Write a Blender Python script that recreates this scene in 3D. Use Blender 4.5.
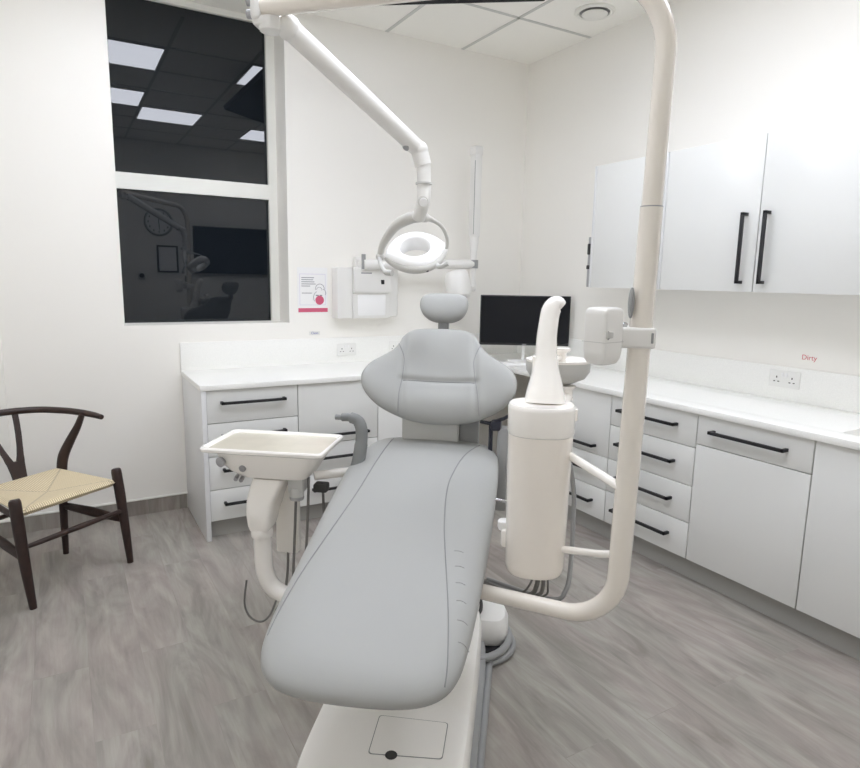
import bpy, bmesh, math, random
from mathutils import Vector, Matrix
PI = math.pi
S = bpy.context.scene
COL = S.collection
for o in list(bpy.data.objects):
    bpy.data.objects.remove(o, do_unlink=True)

# ------------------------------------------------------------------ camera, world, exposure
CAM = Vector((-3.2659, -4.1841, 1.4986))
YAW, PITCH, ROLL, FPX = 0.5258, 0.1653, 0.0180, 632.31
fw = Vector((math.sin(YAW)*math.cos(PITCH), math.cos(YAW)*math.cos(PITCH), -math.sin(PITCH)))
r0 = Vector((math.cos(YAW), -math.sin(YAW), 0)); u0 = r0.cross(fw)
rt = r0*math.cos(ROLL) + u0*math.sin(ROLL); up = u0*math.cos(ROLL) - r0*math.sin(ROLL)
cd = bpy.data.cameras.new('camera'); cam = bpy.data.objects.new('camera', cd); COL.objects.link(cam)
cam.matrix_world = Matrix(((rt.x, up.x, -fw.x, CAM.x), (rt.y, up.y, -fw.y, CAM.y), (rt.z, up.z, -fw.z, CAM.z), (0, 0, 0, 1)))
cd.sensor_fit = 'HORIZONTAL'; cd.sensor_width = 36; cd.lens = FPX/860*36; cd.clip_start = 0.02
S.camera = cam
W = bpy.data.worlds.new('night'); S.world = W; W.use_nodes = True
W.node_tree.nodes['Background'].inputs[0].default_value = (0.01, 0.012, 0.016, 1)
W.node_tree.nodes['Background'].inputs[1].default_value = 0.3
S.view_settings.view_transform = 'Standard'; S.view_settings.look = 'None'
S.view_settings.gamma = 1; S.view_settings.use_curve_mapping = False
S.view_settings.exposure = 0.31
PANEL = 11.0                      # brightness of the ceiling light panels
try:
    S.cycles.use_denoising = True
    S.cycles.max_bounces = 16; S.cycles.diffuse_bounces = 12; S.cycles.glossy_bounces = 5
    S.cycles.caustics_reflective = False; S.cycles.caustics_refractive = False
    S.cycles.sample_clamp_indirect = 6
except Exception:
    pass

# ------------------------------------------------------------------ materials
def lin(c): return tuple(((x/255)/12.92 if x/255 <= .04045 else (((x/255)+.055)/1.055)**2.4) for x in c)
def mat(name, rgb, rough=.5, metal=0., spec=.5, bump=0, bscale=200, emit=0, var=0, vscale=8, coat=0):
    m = bpy.data.materials.new(name); m.use_nodes = True
    nt = m.node_tree; b = nt.nodes['Principled BSDF']
    c = lin(rgb)
    b.inputs['Base Color'].default_value = (*c, 1); b.inputs['Roughness'].default_value = rough
    b.inputs['Metallic'].default_value = metal; b.inputs['Specular IOR Level'].default_value = spec
    b.inputs['Coat Weight'].default_value = coat
    tc = nt.nodes.new('ShaderNodeTexCoord')
    if var:
        n = nt.nodes.new('ShaderNodeTexNoise'); n.inputs['Scale'].default_value = vscale; n.inputs['Detail'].default_value = 5
        nt.links.new(tc.outputs['Object'], n.inputs['Vector'])
        rmp = nt.nodes.new('ShaderNodeValToRGB')
        rmp.color_ramp.elements[0].position = .3; rmp.color_ramp.elements[1].position = .7
        rmp.color_ramp.elements[0].color = (*[x*(1-var) for x in c], 1); rmp.color_ramp.elements[1].color = (*[min(1, x*(1+var)) for x in c], 1)
        nt.links.new(n.outputs['Fac'], rmp.inputs[0]); nt.links.new(rmp.outputs[0], b.inputs['Base Color'])
    if bump:
        n = nt.nodes.new('ShaderNodeTexNoise'); n.inputs['Scale'].default_value = bscale; n.inputs['Detail'].default_value = 3
        nt.links.new(tc.outputs['Object'], n.inputs['Vector'])
        bp = nt.nodes.new('ShaderNodeBump'); bp.inputs['Strength'].default_value = bump; bp.inputs['Distance'].default_value = .002
        nt.links.new(n.outputs['Fac'], bp.inputs['Height']); nt.links.new(bp.outputs[0], b.inputs['Normal'])
    if emit:
        b.inputs['Emission Color'].default_value = (*c, 1); b.inputs['Emission Strength'].default_value = emit
    return m

M_wall = mat('wall_paint', (242, 240, 235), .75, bump=.08, bscale=120)
M_ceil = mat('ceiling_tile', (247, 246, 241), .9, bump=.25, bscale=90)
M_grid = mat('ceiling_bar', (205, 206, 203), .5)
M_frame = mat('window_frame_white', (236, 236, 231), .4)
M_cab = mat('cabinet_gloss_white', (227, 228, 226), .22, spec=.5)
M_cabe = mat('cabinet_edge', (224, 225, 226), .35)
M_top = mat('solid_surface_white', (244, 244, 241), .3, var=.03, vscale=160)
M_kick = mat('plinth_grey', (163, 162, 158), .5)
M_gap = mat('shadow_gap', (70, 70, 72), .8)
M_black = mat('handle_black', (30, 30, 33), .45)
M_plast = mat('unit_white_plastic', (246, 243, 238), .22, spec=.5, coat=.15)
M_unit = mat('cuspidor_white', (240, 234, 226), .2, coat=.2)
M_base = mat('base_white', (252, 250, 246), .25)
M_plast2 = mat('lamp_white_plastic', (229, 228, 225), .28)
M_lamp = mat('lamp_face_white', (250, 250, 250), .25)
M_ivory = mat('post_enamel_white', (231, 225, 216), .2, coat=.3)
M_grey = mat('unit_grey_plastic', (196, 196, 193), .35)
M_rim = mat('lamp_rim_grey', (205, 204, 200), .35)
M_hose = mat('hose_grey', (150, 151, 151), .45)
M_thin = mat('hose_dark_grey', (112, 110, 107), .4)
M_uph = mat('upholstery_grey', (165, 166, 164), .45, bump=.06, bscale=350, spec=.35)
M_seam = mat('seam_grey', (138, 140, 139), .55)
M_arm = mat('armrest_grey_rubber', (126, 128, 128), .55)
M_navy = mat('dark_navy_plastic', (36, 38, 52), .4)
M_steel = mat('steel', (190, 190, 190), .25, metal=1)
M_mat = mat('tray_mat_beige', (212, 206, 190), .16, var=.03, vscale=14)
M_wood = mat('dark_walnut', (47, 30, 25), .42, var=.25, vscale=30)
M_screen = mat('screen_black', (10, 13, 20), .18, spec=.3)
M_bezel = mat('bezel_black', (22, 23, 26), .4)
M_white = mat('paper_white', (240, 240, 240), .6)
M_pink = mat('poster_pink', (205, 92, 122), .6)
M_ink = mat('poster_ink', (146, 144, 150), .7)
M_lilac = mat('poster_lilac', (205, 200, 222), .7)
M_blue = mat('print_blue', (88, 98, 170), .6)
M_red = mat('print_red', (206, 104, 112), .6)
M_labelc = mat('label_clear_white', (226, 225, 220), .5)
M_socket = mat('socket_white', (236, 236, 233), .35)
M_hole = mat('socket_dark', (60, 60, 58), .6)
M_silver = mat('silver_grey', (170, 170, 172), .35, metal=.6)
M_light = mat('light_panel_diffuser', (240, 244, 255), .6, emit=PANEL)
M_dark = mat('cable_black', (28, 28, 30), .5)

# window glass: dark night behind, reflects the lit room
M_glass = bpy.data.materials.new('window_glass_night'); M_glass.use_nodes = True
b = M_glass.node_tree.nodes['Principled BSDF']
b.inputs['Base Color'].default_value = (.009, .012, .016, 1); b.inputs['Roughness'].default_value = .012
b.inputs['IOR'].default_value = 1.52

def floor_material():
    m = bpy.data.materials.new('grey_oak_vinyl'); m.use_nodes = True
    nt = m.node_tree; N = nt.nodes; L = nt.links; b = N['Principled BSDF']
    tc = N.new('ShaderNodeTexCoord')
    mp = N.new('ShaderNodeMapping'); mp.inputs['Rotation'].default_value = (0, 0, PI/2)
    L.new(tc.outputs['Object'], mp.inputs['Vector'])
    br = N.new('ShaderNodeTexBrick'); br.offset = .37
    br.inputs['Scale'].default_value = 1; br.inputs['Brick Width'].default_value = 1.25; br.inputs['Row Height'].default_value = .185
    br.inputs['Mortar Size'].default_value = .0012; br.inputs['Mortar Smooth'].default_value = .2
    br.inputs['Color1'].default_value = (0, 0, 0, 1); br.inputs['Color2'].default_value = (1, 1, 1, 1); br.inputs['Mortar'].default_value = (.5, .5, .5, 1)
    L.new(mp.outputs[0], br.inputs['Vector'])
    # each plank shifts the grain so that boards differ
    vm = N.new('ShaderNodeVectorMath'); vm.operation = 'MULTIPLY_ADD'
    L.new(br.outputs['Color'], vm.inputs[0]); vm.inputs[1].default_value = (.30, .9, .2); L.new(tc.outputs['Object'], vm.inputs[2])
    mg = N.new('ShaderNodeMapping'); mg.inputs['Scale'].default_value = (6.0, 1.3, 1)
    L.new(vm.outputs[0], mg.inputs['Vector'])
    n1 = N.new('ShaderNodeTexNoise'); n1.inputs['Scale'].default_value = 1.1; n1.inputs['Detail'].default_value = 6; n1.inputs['Roughness'].default_value = .55; n1.inputs['Distortion'].default_value = 2.0
    L.new(mg.outputs[0], n1.inputs['Vector'])
    mg2 = N.new('ShaderNodeMapping'); mg2.inputs['Scale'].default_value = (85, 5, 1)
    L.new(vm.outputs[0], mg2.inputs['Vector'])
    n2 = N.new('ShaderNodeTexNoise'); n2.inputs['Scale'].default_value = 1; n2.inputs['Detail'].default_value = 4; n2.inputs['Distortion'].default_value = .6
    L.new(mg2.outputs[0], n2.inputs['Vector'])
    r1 = N.new('ShaderNodeValToRGB'); e = r1.color_ramp.elements
    e[0].position = .3; e[0].color = (*lin((136, 132, 126)), 1); e[1].position = .7; e[1].color = (*lin((172, 168, 162)), 1)
    k = e.new(.5); k.color = (*lin((156, 151, 146)), 1)
    L.new(n1.outputs['Fac'], r1.inputs[0])
    r2 = N.new('ShaderNodeValToRGB'); e = r2.color_ramp.elements
    e[0].position = .25; e[0].color = (.92, .915, .91, 1); e[1].position = .65; e[1].color = (1.03, 1.03, 1.03, 1)
    L.new(n2.outputs['Fac'], r2.inputs[0])
    mx = N.new('ShaderNodeMix'); mx.data_type = 'RGBA'; mx.blend_type = 'MULTIPLY'; mx.inputs[0].default_value = 1
    L.new(r1.outputs[0], mx.inputs[6]); L.new(r2.outputs[0], mx.inputs[7])
    r3 = N.new('ShaderNodeMapRange'); r3.inputs[3].default_value = .98; r3.inputs[4].default_value = 1.02
    L.new(br.outputs['Color'], r3.inputs[0])
    mx2 = N.new('ShaderNodeMix'); mx2.data_type = 'RGBA'; mx2.blend_type = 'MULTIPLY'; mx2.inputs[0].default_value = 1
    L.new(mx.outputs[2], mx2.inputs[6]); L.new(r3.outputs[0], mx2.inputs[7])
    mx3 = N.new('ShaderNodeMix'); mx3.data_type = 'RGBA'; mx3.blend_type = 'MULTIPLY'
    mf = N.new('ShaderNodeMath'); mf.operation = 'MULTIPLY'; mf.inputs[1].default_value = .06
    L.new(br.outputs['Fac'], mf.inputs[0]); L.new(mf.outputs[0], mx3.inputs[0])
    L.new(mx2.outputs[2], mx3.inputs[6]); mx3.inputs[7].default_value = (.3, .3, .3, 1)
    # faint warm and greenish drift between boards
    n3 = N.new('ShaderNodeTexNoise'); n3.inputs['Scale'].default_value = 2.6; n3.inputs['Detail'].default_value = 3
    mg3 = N.new('ShaderNodeMapping'); mg3.inputs['Scale'].default_value = (2.2, .7, 1); L.new(vm.outputs[0], mg3.inputs['Vector']); L.new(mg3.outputs[0], n3.inputs['Vector'])
    r4 = N.new('ShaderNodeValToRGB'); e = r4.color_ramp.elements
    e[0].position = .38; e[0].color = (1.0, .955, .945, 1); e[1].position = .62; e[1].color = (.97, .98, .95, 1)
    L.new(n3.outputs['Fac'], r4.inputs[0])
    mx4 = N.new('ShaderNodeMix'); mx4.data_type = 'RGBA'; mx4.blend_type = 'MULTIPLY'; mx4.inputs[0].default_value = 1
    L.new(mx3.outputs[2], mx4.inputs[6]); L.new(r4.outputs[0], mx4.inputs[7])
    L.new(mx4.outputs[2], b.inputs['Base Color'])
    b.inputs['Roughness'].default_value = .42; b.inputs['Specular IOR Level'].default_value = .35
    bp = N.new('ShaderNodeBump'); bp.inputs['Strength'].default_value = .15; bp.inputs['Distance'].default_value = .001
    L.new(n2.outputs['Fac'], bp.inputs['Height']); L.new(bp.outputs[0], b.inputs['Normal'])
    return m
M_floor = floor_material()

def weave_material():
    m = bpy.data.materials.new('woven_paper_cord'); m.use_nodes = True
    nt = m.node_tree; N = nt.nodes; L = nt.links; b = N['Principled BSDF']
    tc = N.new('ShaderNodeTexCoord'); sp = N.new('ShaderNodeSeparateXYZ'); L.new(tc.outputs['Object'], sp.inputs[0])
    def math_(op, a, c):
        n = N.new('ShaderNodeMath'); n.operation = op
        for i, v in enumerate((a, c)):
            if v is None: continue
            if hasattr(v, 'links'): L.new(v, n.inputs[i])
            else: n.inputs[i].default_value = v
        return n.outputs[0]
    # cords run across in the front/back triangles, front to back in the side triangles
    ax = math_('ABSOLUTE', sp.outputs[0], None)
    ay = math_('ABSOLUTE', math_('MULTIPLY', math_('SUBTRACT', sp.outputs[1], .225), 1.25), None)
    side = math_('GREATER_THAN', ax, ay)
    fx = math_('SINE', math_('MULTIPLY', sp.outputs[0], 620), None); fy = math_('SINE', math_('MULTIPLY', sp.outputs[1], 620), None)
    mixn = N.new('ShaderNodeMix'); L.new(side, mixn.inputs[0]); L.new(fx, mixn.inputs[2]); L.new(fy, mixn.inputs[3])
    rp = N.new('ShaderNodeValToRGB'); rp.color_ramp.elements[0].color = (*lin((196, 178, 140)), 1); rp.color_ramp.elements[1].color = (*lin((246, 232, 202)), 1)
    mr = N.new('ShaderNodeMapRange'); mr.inputs[1].default_value = -1; L.new(mixn.outputs[0], mr.inputs[0]); L.new(mr.outputs[0], rp.inputs[0])
    gr = N.new('ShaderNodeMapRange'); gr.inputs[1].default_value = 0; gr.inputs[2].default_value = .010; gr.inputs[3].default_value = .72; gr.inputs[4].default_value = 1
    L.new(math_('ABSOLUTE', math_('SUBTRACT', ax, ay), None), gr.inputs[0])
    mw = N.new('ShaderNodeMix'); mw.data_type = 'RGBA'; mw.blend_type = 'MULTIPLY'; mw.inputs[0].default_value = 1
    L.new(rp.outputs[0], mw.inputs[6]); L.new(gr.outputs[0], mw.inputs[7])
    L.new(mw.outputs[2], b.inputs['Base Color']); b.inputs['Roughness'].default_value = .75
    bp = N.new('ShaderNodeBump'); bp.inputs['Strength'].default_value = .8; bp.inputs['Distance'].default_value = .003
    L.new(mr.outputs[0], bp.inputs['Height']); L.new(bp.outputs[0], b.inputs['Normal'])
    return m
M_weave = weave_material()

# ------------------------------------------------------------------ helpers
def wm(o):
    if o is None: return Matrix()
    return wm(o.parent) @ o.matrix_basis
def catmull(pts, n=8, closed=False):
    P = [Vector(p) for p in pts]; out = []; m = len(P)
    rng = range(m if closed else m-1)
    for i in rng:
        if closed: a, b_, c, d = P[(i-1) % m], P[i], P[(i+1) % m], P[(i+2) % m]
        else: a, b_, c, d = P[max(i-1, 0)], P[i], P[i+1], P[min(i+2, m-1)]
        for k in range(n):
            t = k/n
            out.append(.5*((2*b_) + (c-a)*t + (2*a-5*b_+4*c-d)*t*t + (3*b_-a-3*c+d)*t**3))
    if not closed: out.append(P[-1].copy())
    return out
class MB:
    """collects shapes in world space (through frame F) and links them as one mesh object"""
    def __init__(s, F=None): s.bm = bmesh.new(); s.F = F or Matrix()
    def v(s, p): return s.bm.verts.new(s.F @ Vector(p))
    def loft(s, rings, cap=True, closed=False):
        R = [[s.v(p) for p in r] for r in rings]; n = len(R[0])
        for i in range(len(R) if closed else len(R)-1):
            a, c = R[i], R[(i+1) % len(R)]
            for k in range(n):
                s.bm.faces.new((a[k], a[(k+1) % n], c[(k+1) % n], c[k]))
        if cap and not closed:
            s.bm.faces.new(list(reversed(R[0]))); s.bm.faces.new(R[-1])
        return s
    def box(s, lo, hi, bev=0, rot=None, seg=2):
        t = bmesh.new(); bmesh.ops.create_cube(t, size=1)
        lo, hi = Vector(lo), Vector(hi); c = (lo+hi)/2; d = hi-lo
        for v in t.verts: v.co = Vector((v.co.x*d.x, v.co.y*d.y, v.co.z*d.z))
        if bev: bmesh.ops.bevel(t, geom=list(t.edges), offset=bev, segments=seg, affect='EDGES', profile=.5)
        X = s.F @ Matrix.Translation(c) @ (rot if rot else Matrix())
        bmesh.ops.transform(t, matrix=X, verts=t.verts)
        s._add(t); return s
    def _add(s, t):
        me = bpy.data.meshes.new('tmp'); t.to_mesh(me); t.free(); s.bm.from_mesh(me); bpy.data.meshes.remove(me)
    def tube(s, pts, r, n=14, flat=1., cap=True, ref=None):
        P = [Vector(p) for p in pts]; m = len(P); rr = r if hasattr(r, '__len__') else [r]*m
        T = []
        for i in range(m):
            d = P[min(i+1, m-1)] - P[max(i-1, 0)]; T.append(d.normalized())
        up_ = Vector(ref) if ref else (Vector((0, 0, 1)) if abs(T[0].z) < .9 else Vector((1, 0, 0)))
        nrm = (up_ - T[0]*up_.dot(T[0])).normalized(); rings = []
        for i in range(m):
            nrm = (nrm - T[i]*nrm.dot(T[i])).normalized(); bi = T[i].cross(nrm)
            rings.append([P[i] + (nrm*math.cos(2*PI*k/n)*flat + bi*math.sin(2*PI*k/n))*rr[i] for k in range(n)])
        return s.loft(rings, cap)
    def lathe(s, prof, c=(0, 0, 0), n=36, axis=(0, 0, 1), sx=1., sy=1., e=2., cap=True):
        ax = Vector(axis).normalized(); q = Vector((0, 0, 1)).rotation_difference(ax).to_matrix(); c = Vector(c); rings = []
        for r, z in prof:
            ring = []
            for k in range(n):
                a = 2*PI*k/n; ca, sa = math.cos(a), math.sin(a)
                x = math.copysign(abs(ca)**(2/e), ca)*r*sx; y = math.copysign(abs(sa)**(2/e), sa)*r*sy
                ring.append(c + q @ Vector((x, y, z)))
            rings.append(ring)
        return s.loft(rings, cap)
    def ball(s, c, r, n=20):
        r = Vector(r) if hasattr(r, '__len__') else Vector((r, r, r)); c = Vector(c)
        rings = []
        for i in range(1, n//2):
            a = -PI/2 + PI*i/(n//2)
            rings.append([c + Vector((math.cos(a)*math.cos(2*PI*k/n)*r.x, math.cos(a)*math.sin(2*PI*k/n)*r.y, math.sin(a)*r.z)) for k in range(n)])
        return s.loft(rings)
    def pillow(s, outline, Tf, Tb, fn, p=7., q=2., cen=(0, 0), ss=None):
        """cushion: closed outline (2D, star-shaped round cen) inflated to both sides; fn(x, y, h) -> point"""
        O = [Vector((x, y)) for x, y in outline]; C = Vector(cen); n = len(O)
        ss = ss or [.25, .5, .68, .78, .85, .9, .94, .965, .985, .996]
        def ring(sv, sg):
            h = (Tf if sg > 0 else Tb)*(1-sv**p)**(1/q)*sg
            return [s.v(fn(*(C+(o-C)*sv), h)) for o in O]
        fr = [ring(k, 1) for k in ss]; bk = [ring(k, -1) for k in ss]; rim = [s.v(fn(*o, 0)) for o in O]
        cf = s.v(fn(*C, Tf)); cb = s.v(fn(*C, -Tb)); F = s.bm.faces.new
        for k in range(n):
            j = (k+1) % n
            F((cf, fr[0][k], fr[0][j])); F((cb, bk[0][j], bk[0][k]))
            for a, c in zip(fr, fr[1:]+[rim]): F((a[k], c[k], c[j], a[j]))
            for a, c in zip(bk, bk[1:]+[rim]): F((a[j], c[j], c[k], a[k]))
        return s
    def build(s, name, m, parent=None, angle=38, label=None, origin=None):
        bmesh.ops.recalc_face_normals(s.bm, faces=s.bm.faces)
        if parent is not None:
            bmesh.ops.transform(s.bm, matrix=wm(parent).inverted(), verts=s.bm.verts)
            loc = None
        else:
            if origin is None:
                xs = [v.co for v in s.bm.verts]
                origin = Vector((sum(v.x for v in xs)/len(xs), sum(v.y for v in xs)/len(xs), min(v.z for v in xs)))
            loc = Vector(origin); bmesh.ops.translate(s.bm, vec=-loc, verts=s.bm.verts)
        me = bpy.data.meshes.new(name); s.bm.to_mesh(me); s.bm.free()
        me.shade_smooth(); me.set_sharp_from_angle(angle=math.radians(angle))
        o = bpy.data.objects.new(name, me); COL.objects.link(o); me.materials.append(m)
        if parent is not None: o.parent = parent
        else: o.location = loc
        if label: o['label'] = label
        return o
def thing(name, label, cat, loc=(0, 0, 0), rz=0., group=None):
    o = bpy.data.objects.new(name, None); COL.objects.link(o); o.location = loc; o.rotation_euler = (0, 0, rz)
    o.empty_display_size = .1
    o['label'] = label; o['category'] = cat
    if group: o['group'] = group
    bpy.context.view_layer.update()
    return o
def tag(o, label, cat, group=None):
    o['label'] = label; o['category'] = cat
    if group: o['group'] = group
    return o
def struct(name, mb, m, parent=None, angle=38):
    o = mb.build(name, m, parent, angle)
    if parent is None: o['kind'] = 'structure'
    return o
def box(name, lo, hi, m, parent=None, bev=0): return MB().box(lo, hi, bev).build(name, m, parent)
def text(name, s, size, m, parent, X):
    cu = bpy.data.curves.new(name, 'FONT'); cu.body = s; cu.size = size; cu.extrude = .0003; cu.align_x = 'CENTER'; cu.align_y = 'CENTER'
    t = bpy.data.objects.new(name + '_curve', cu); COL.objects.link(t); bpy.context.view_layer.update()
    me = bpy.data.meshes.new_from_object(t.evaluated_get(bpy.context.evaluated_depsgraph_get()))
    bpy.data.objects.remove(t); bpy.data.curves.remove(cu)
    me.transform(wm(parent).inverted() @ X); me.name = name; me.materials.clear(); me.materials.append(m)
    o = bpy.data.objects.new(name, me); COL.objects.link(o); o.parent = parent
    return o

# ------------------------------------------------------------------ the room
CEIL = 3.152; XL = -3.95; YB = -4.40
WL, WR, WB, WT = -2.955, -1.945, 1.187, 3.150     # window opening
GY = .25                                           # glass plane
struct('floor', MB().box((XL-.1, YB-.1, -.1), (.1, .35, 0)), M_floor)
struct('ceiling', MB().box((XL-.1, YB-.1, CEIL), (.1, .35, CEIL+.1)), M_ceil)
mb = MB()
mb.box((XL-.1, 0, 0), (WL, .35, CEIL)); mb.box((WR, 0, 0), (.1, .35, CEIL)); mb.box((WL, 0, 0), (WR, .35, WB))
struct('wall_back', mb, M_wall)
struct('wall_right', MB().box((0, YB-.1, 0), (.1, 0, CEIL)), M_wall)
struct('wall_left', MB().box((XL-.1, YB-.1, 0), (XL, 0, CEIL)), M_wall)
struct('wall_front', MB().box((XL, YB-.1, 0), (0, YB, CEIL)), M_wall)
struct('trim_1', MB().box((XL, -.045, 0), (-3.572, 0, CEIL)), M_wall)          # boxed nib in the corner
mb = MB()
k = 0
g = .012
for i in range(0, 7):
    x = -.615*i
    if x - g > XL and i > 0: mb.box((x-g, YB, CEIL-.003), (x+g, 0, CEIL+.001))
for i in range(0, 7):
    y = -.667-.615*i
    if y > YB: mb.box((XL, y-g, CEIL-.003), (0, y+g, CEIL+.001))
struct('trim_2', mb, M_grid)
# skirting of floor vinyl carried up the wall, white capping bead on top
mb = MB(); mb.box((-3.572, -.006, 0), (-2.65, 0, .094)); mb.box((XL, -.051, 0), (-3.572, -.045, .094))
struct('baseboard_back', mb, M_floor)
mb = MB(); mb.box((-3.572, -.010, .094), (-2.645, 0, .106), .003); mb.box((XL, -.055, .094), (-3.566, -.045, .106), .003)
struct('trim_3', mb, M_frame)
# window: two fixed dark panes
w = MB()
w.box((WL, GY-.03, WB), (WL+.02, GY+.06, WT)); w.box((WR-.055, GY-.03, WB), (WR, GY+.06, WT))
w.box((WL+.015, GY-.028, WT-.035), (WR-.05, GY+.058, WT))
w.box((WL+.015, GY-.028, 2.008), (WR-.05, GY+.058, 2.104))
win = struct('window_1', w, M_frame)
MB().box((WL, GY, 2.09), (WR, GY+.02, WT)).build('pane', M_glass, win)
MB().box((WL, GY, WB), (WR, GY+.02, 2.02)).build('pane', M_glass, win)

# ceiling panel lights (standing where the window reflects them, except the last, added one)
def panel(x, y, label):
    t = thing('ceiling_light', label, 'light', (x, y, CEIL), 0, 'square ceiling light panels')
    h = .298
    m = MB()
    for a, b2 in (((-h, -h), (h, -h+.012)), ((-h, h-.012), (h, h)), ((-h, -h), (-h+.012, h)), ((h-.012, -h), (h, h))):
        m.box((x+a[0], y+a[1], CEIL-.010), (x+b2[0], y+b2[1], CEIL-.0005))
    m.build('frame', M_frame, t)
    MB().box((x-h+.012, y-h+.012, CEIL-.007), (x+h-.012, y+h-.012, CEIL-.0005)).build('diffuser', M_light, t)
panel(-2.768, -.975, 'square ceiling light panel, largest and highest mirrored in the left of the window')
panel(-1.538, -.975, 'square ceiling light panel mirrored at the right edge of the upper window pane')
panel(-2.768, -2.29, 'square ceiling light panel mirrored below the largest one at the left window edge')
panel(-2.153, -2.86, 'square ceiling light panel mirrored whole, lowest in the middle of the upper pane')
panel(-.97, -3.25, 'square ceiling light panel mirrored smallest under the hanging black screen')
panel(-1.235, -1.97, 'added square fill light panel in the ceiling over the chair, beside the hanging black screen')  # added to brighten the right side and even the light; no panel seen here
# round ceiling vent
t = thing('ceiling_vent', 'round white ceiling air valve near the right wall', 'vent', (-.285, -1.0, CEIL))
VC = (-.285, -1.0, CEIL)
MB().lathe([(.122, 0), (.124, -.006), (.112, -.016), (.095, -.013), (.092, 0)], VC).build('ring', M_frame, t)
MB().lathe([(.093, -.0005), (.093, -.003)], VC).build('gap', M_hose, t)
MB().lathe([(.03, 0), (.070, -.014), (.080, -.020), (.060, -.027), (.01, -.029)], VC).build('disc', M_frame, t)

# ------------------------------------------------------------------ fitted furniture
FY = -.615; FX = -.607; BAR = .036
def handle(parent, a, b2, out):
    """square black bar pull between a and b2 on the face, standing off along out"""
    a, b2, out = Vector(a), Vector(b2), Vector(out); d = (b2-a).normalized()
    m = MB(); A2, B2 = a+out*BAR, b2+out*BAR; h = .0075
    def beam(p, q):
        lo = Vector((min(p[i], q[i])-h for i in range(3))); hi = Vector((max(p[i], q[i])+h for i in range(3)))
        m.box(lo, hi, .0015)
    beam(A2, B2); beam(a - out*.003 + d*.0, A2); beam(b2 - out*.003, B2)
    return m.build('handle', M_black, parent)
GAP = .002
def back_front(kind, unit, x0, x1, z0, z1, hz=None, hx=None):
    o = MB().box((x0+GAP, FY, z0+GAP), (x1-GAP, FY+.018, z1-GAP), .0012).build(kind, M_cab, unit)
    if hz: handle(o, (hx[0], FY, hz), (hx[1], FY, hz), (0, -1, 0))
    return o
def right_front(kind, unit, y0, y1, z0, z1, hz=None, hy=None):
    o = MB().box((FX, y0+GAP, z0+GAP), (FX+.018, y1-GAP, z1-GAP), .0012).build(kind, M_cab, unit)
    if hz: handle(o, (FX, hy[0], hz), (FX, hy[1], hz), (-1, 0, 0))
    return o
def back_carcass(u, x0, x1, legs=True):
    MB().box((x0, FY+.019, .112), (x1, -.01, .868)).build('carcass', M_gap, u)
    MB().box((x0-.0004, FY+.055, 0), (x1+.0004, FY+.073, .112)).build('plinth', M_kick, u)
def right_carcass(u, y0, y1, top=.868):
    MB().box((FX+.019, y0, .112), (-.01, y1, top)).build('carcass', M_gap, u)
    MB().box((FX+.045, y0-.0008, 0), (FX+.063, y1+.0008, .112)).build('plinth', M_kick, u)
ZT = .868
u = thing('drawer_unit', 'white four-drawer unit with black bar handles under the window', 'cabinet', (-2.37, -.32, 0))
back_carcass(u, -2.617, -2.097)
MB().box((-2.645, -.630, 0), (-2.619, -.002, .869), .001).build('end_panel', M_cabe, u)
for z0, z1, hz in ((.679, ZT, .796), (.487, .679, .608), (.294, .487, .41), (.110, .294, .213)):
    back_front('drawer', u, -2.617, -2.097, z0, z1, hz, (-2.535, -2.183))
u = thing('base_cabinet', 'white base cabinet with black handles right of the four-drawer unit', 'cabinet', (-1.835, -.32, 0))
back_carcass(u, -2.096, -1.574)
back_front('door', u, -2.096, -1.574, .493, ZT, .548, (-2.01, -1.655))
back_front('drawer', u, -2.096, -1.574, .302, .493, .408, (-2.01, -1.655))
back_front('drawer', u, -2.096, -1.574, .110, .302, .21, (-2.01, -1.655))
u = thing('base_cabinet', 'plain white base cabinet mostly hidden behind the chair backrest', 'cabinet', (-1.3, -.32, 0))
back_carcass(u, -1.573, -1.05)
back_front('door', u, -1.573, -1.05, .110, ZT)
MB().box((-1.049, -.62, 0), (-1.031, -.01, .868)).build('end_panel', M_cabe, u)
u = thing('base_cabinet', 'white cabinet with door over drawers behind the white cylinder', 'cabinet', (-.3, -1.40, 0))
right_carcass(u, -1.655, -1.16)
right_front('door', u, -1.655, -1.16, .496, ZT, .548, (-1.552, -1.24))
right_front('drawer', u, -1.655, -1.16, .302, .496, .405, (-1.552, -1.24))
right_front('drawer', u, -1.655, -1.16, .114, .302, .214, (-1.552, -1.24))
MB().box((-.612, -1.159, 0), (-.01, -1.141, .868)).build('end_panel', M_cabe, u)
u = thing('drawer_unit', 'white four-drawer unit behind the white post', 'cabinet', (-.3, -1.94, 0))
right_carcass(u, -2.222, -1.657)
for z0, z1, hz in ((.696, ZT, .794), (.497, .696, .602), (.305, .497, .404), (.114, .305, .214)):
    right_front('drawer', u, -2.222, -1.657, z0, z1, hz, (-2.105, -1.735))
u = thing('base_cabinet', 'white cabinet with one long-handled drawer above a plain door', 'cabinet', (-.3, -2.5, 0))
right_carcass(u, -2.785, -2.224)
right_front('drawer', u, -2.785, -2.224, .719, ZT, .798, (-2.672, -2.318))
right_front('door', u, -2.785, -2.224, .114, .719)
u = thing('base_cabinet', 'plain full-height white cabinet below the sink', 'cabinet', (-.3, -3.08, 0))
right_carcass(u, -3.385, -2.787, .735)
MB().box((FX+.002, -3.385, 0), (-.01, -3.368, .868)).build('end_panel', M_cabe, u)
right_front('door', u, -3.366, -2.787, .114, ZT)

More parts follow.
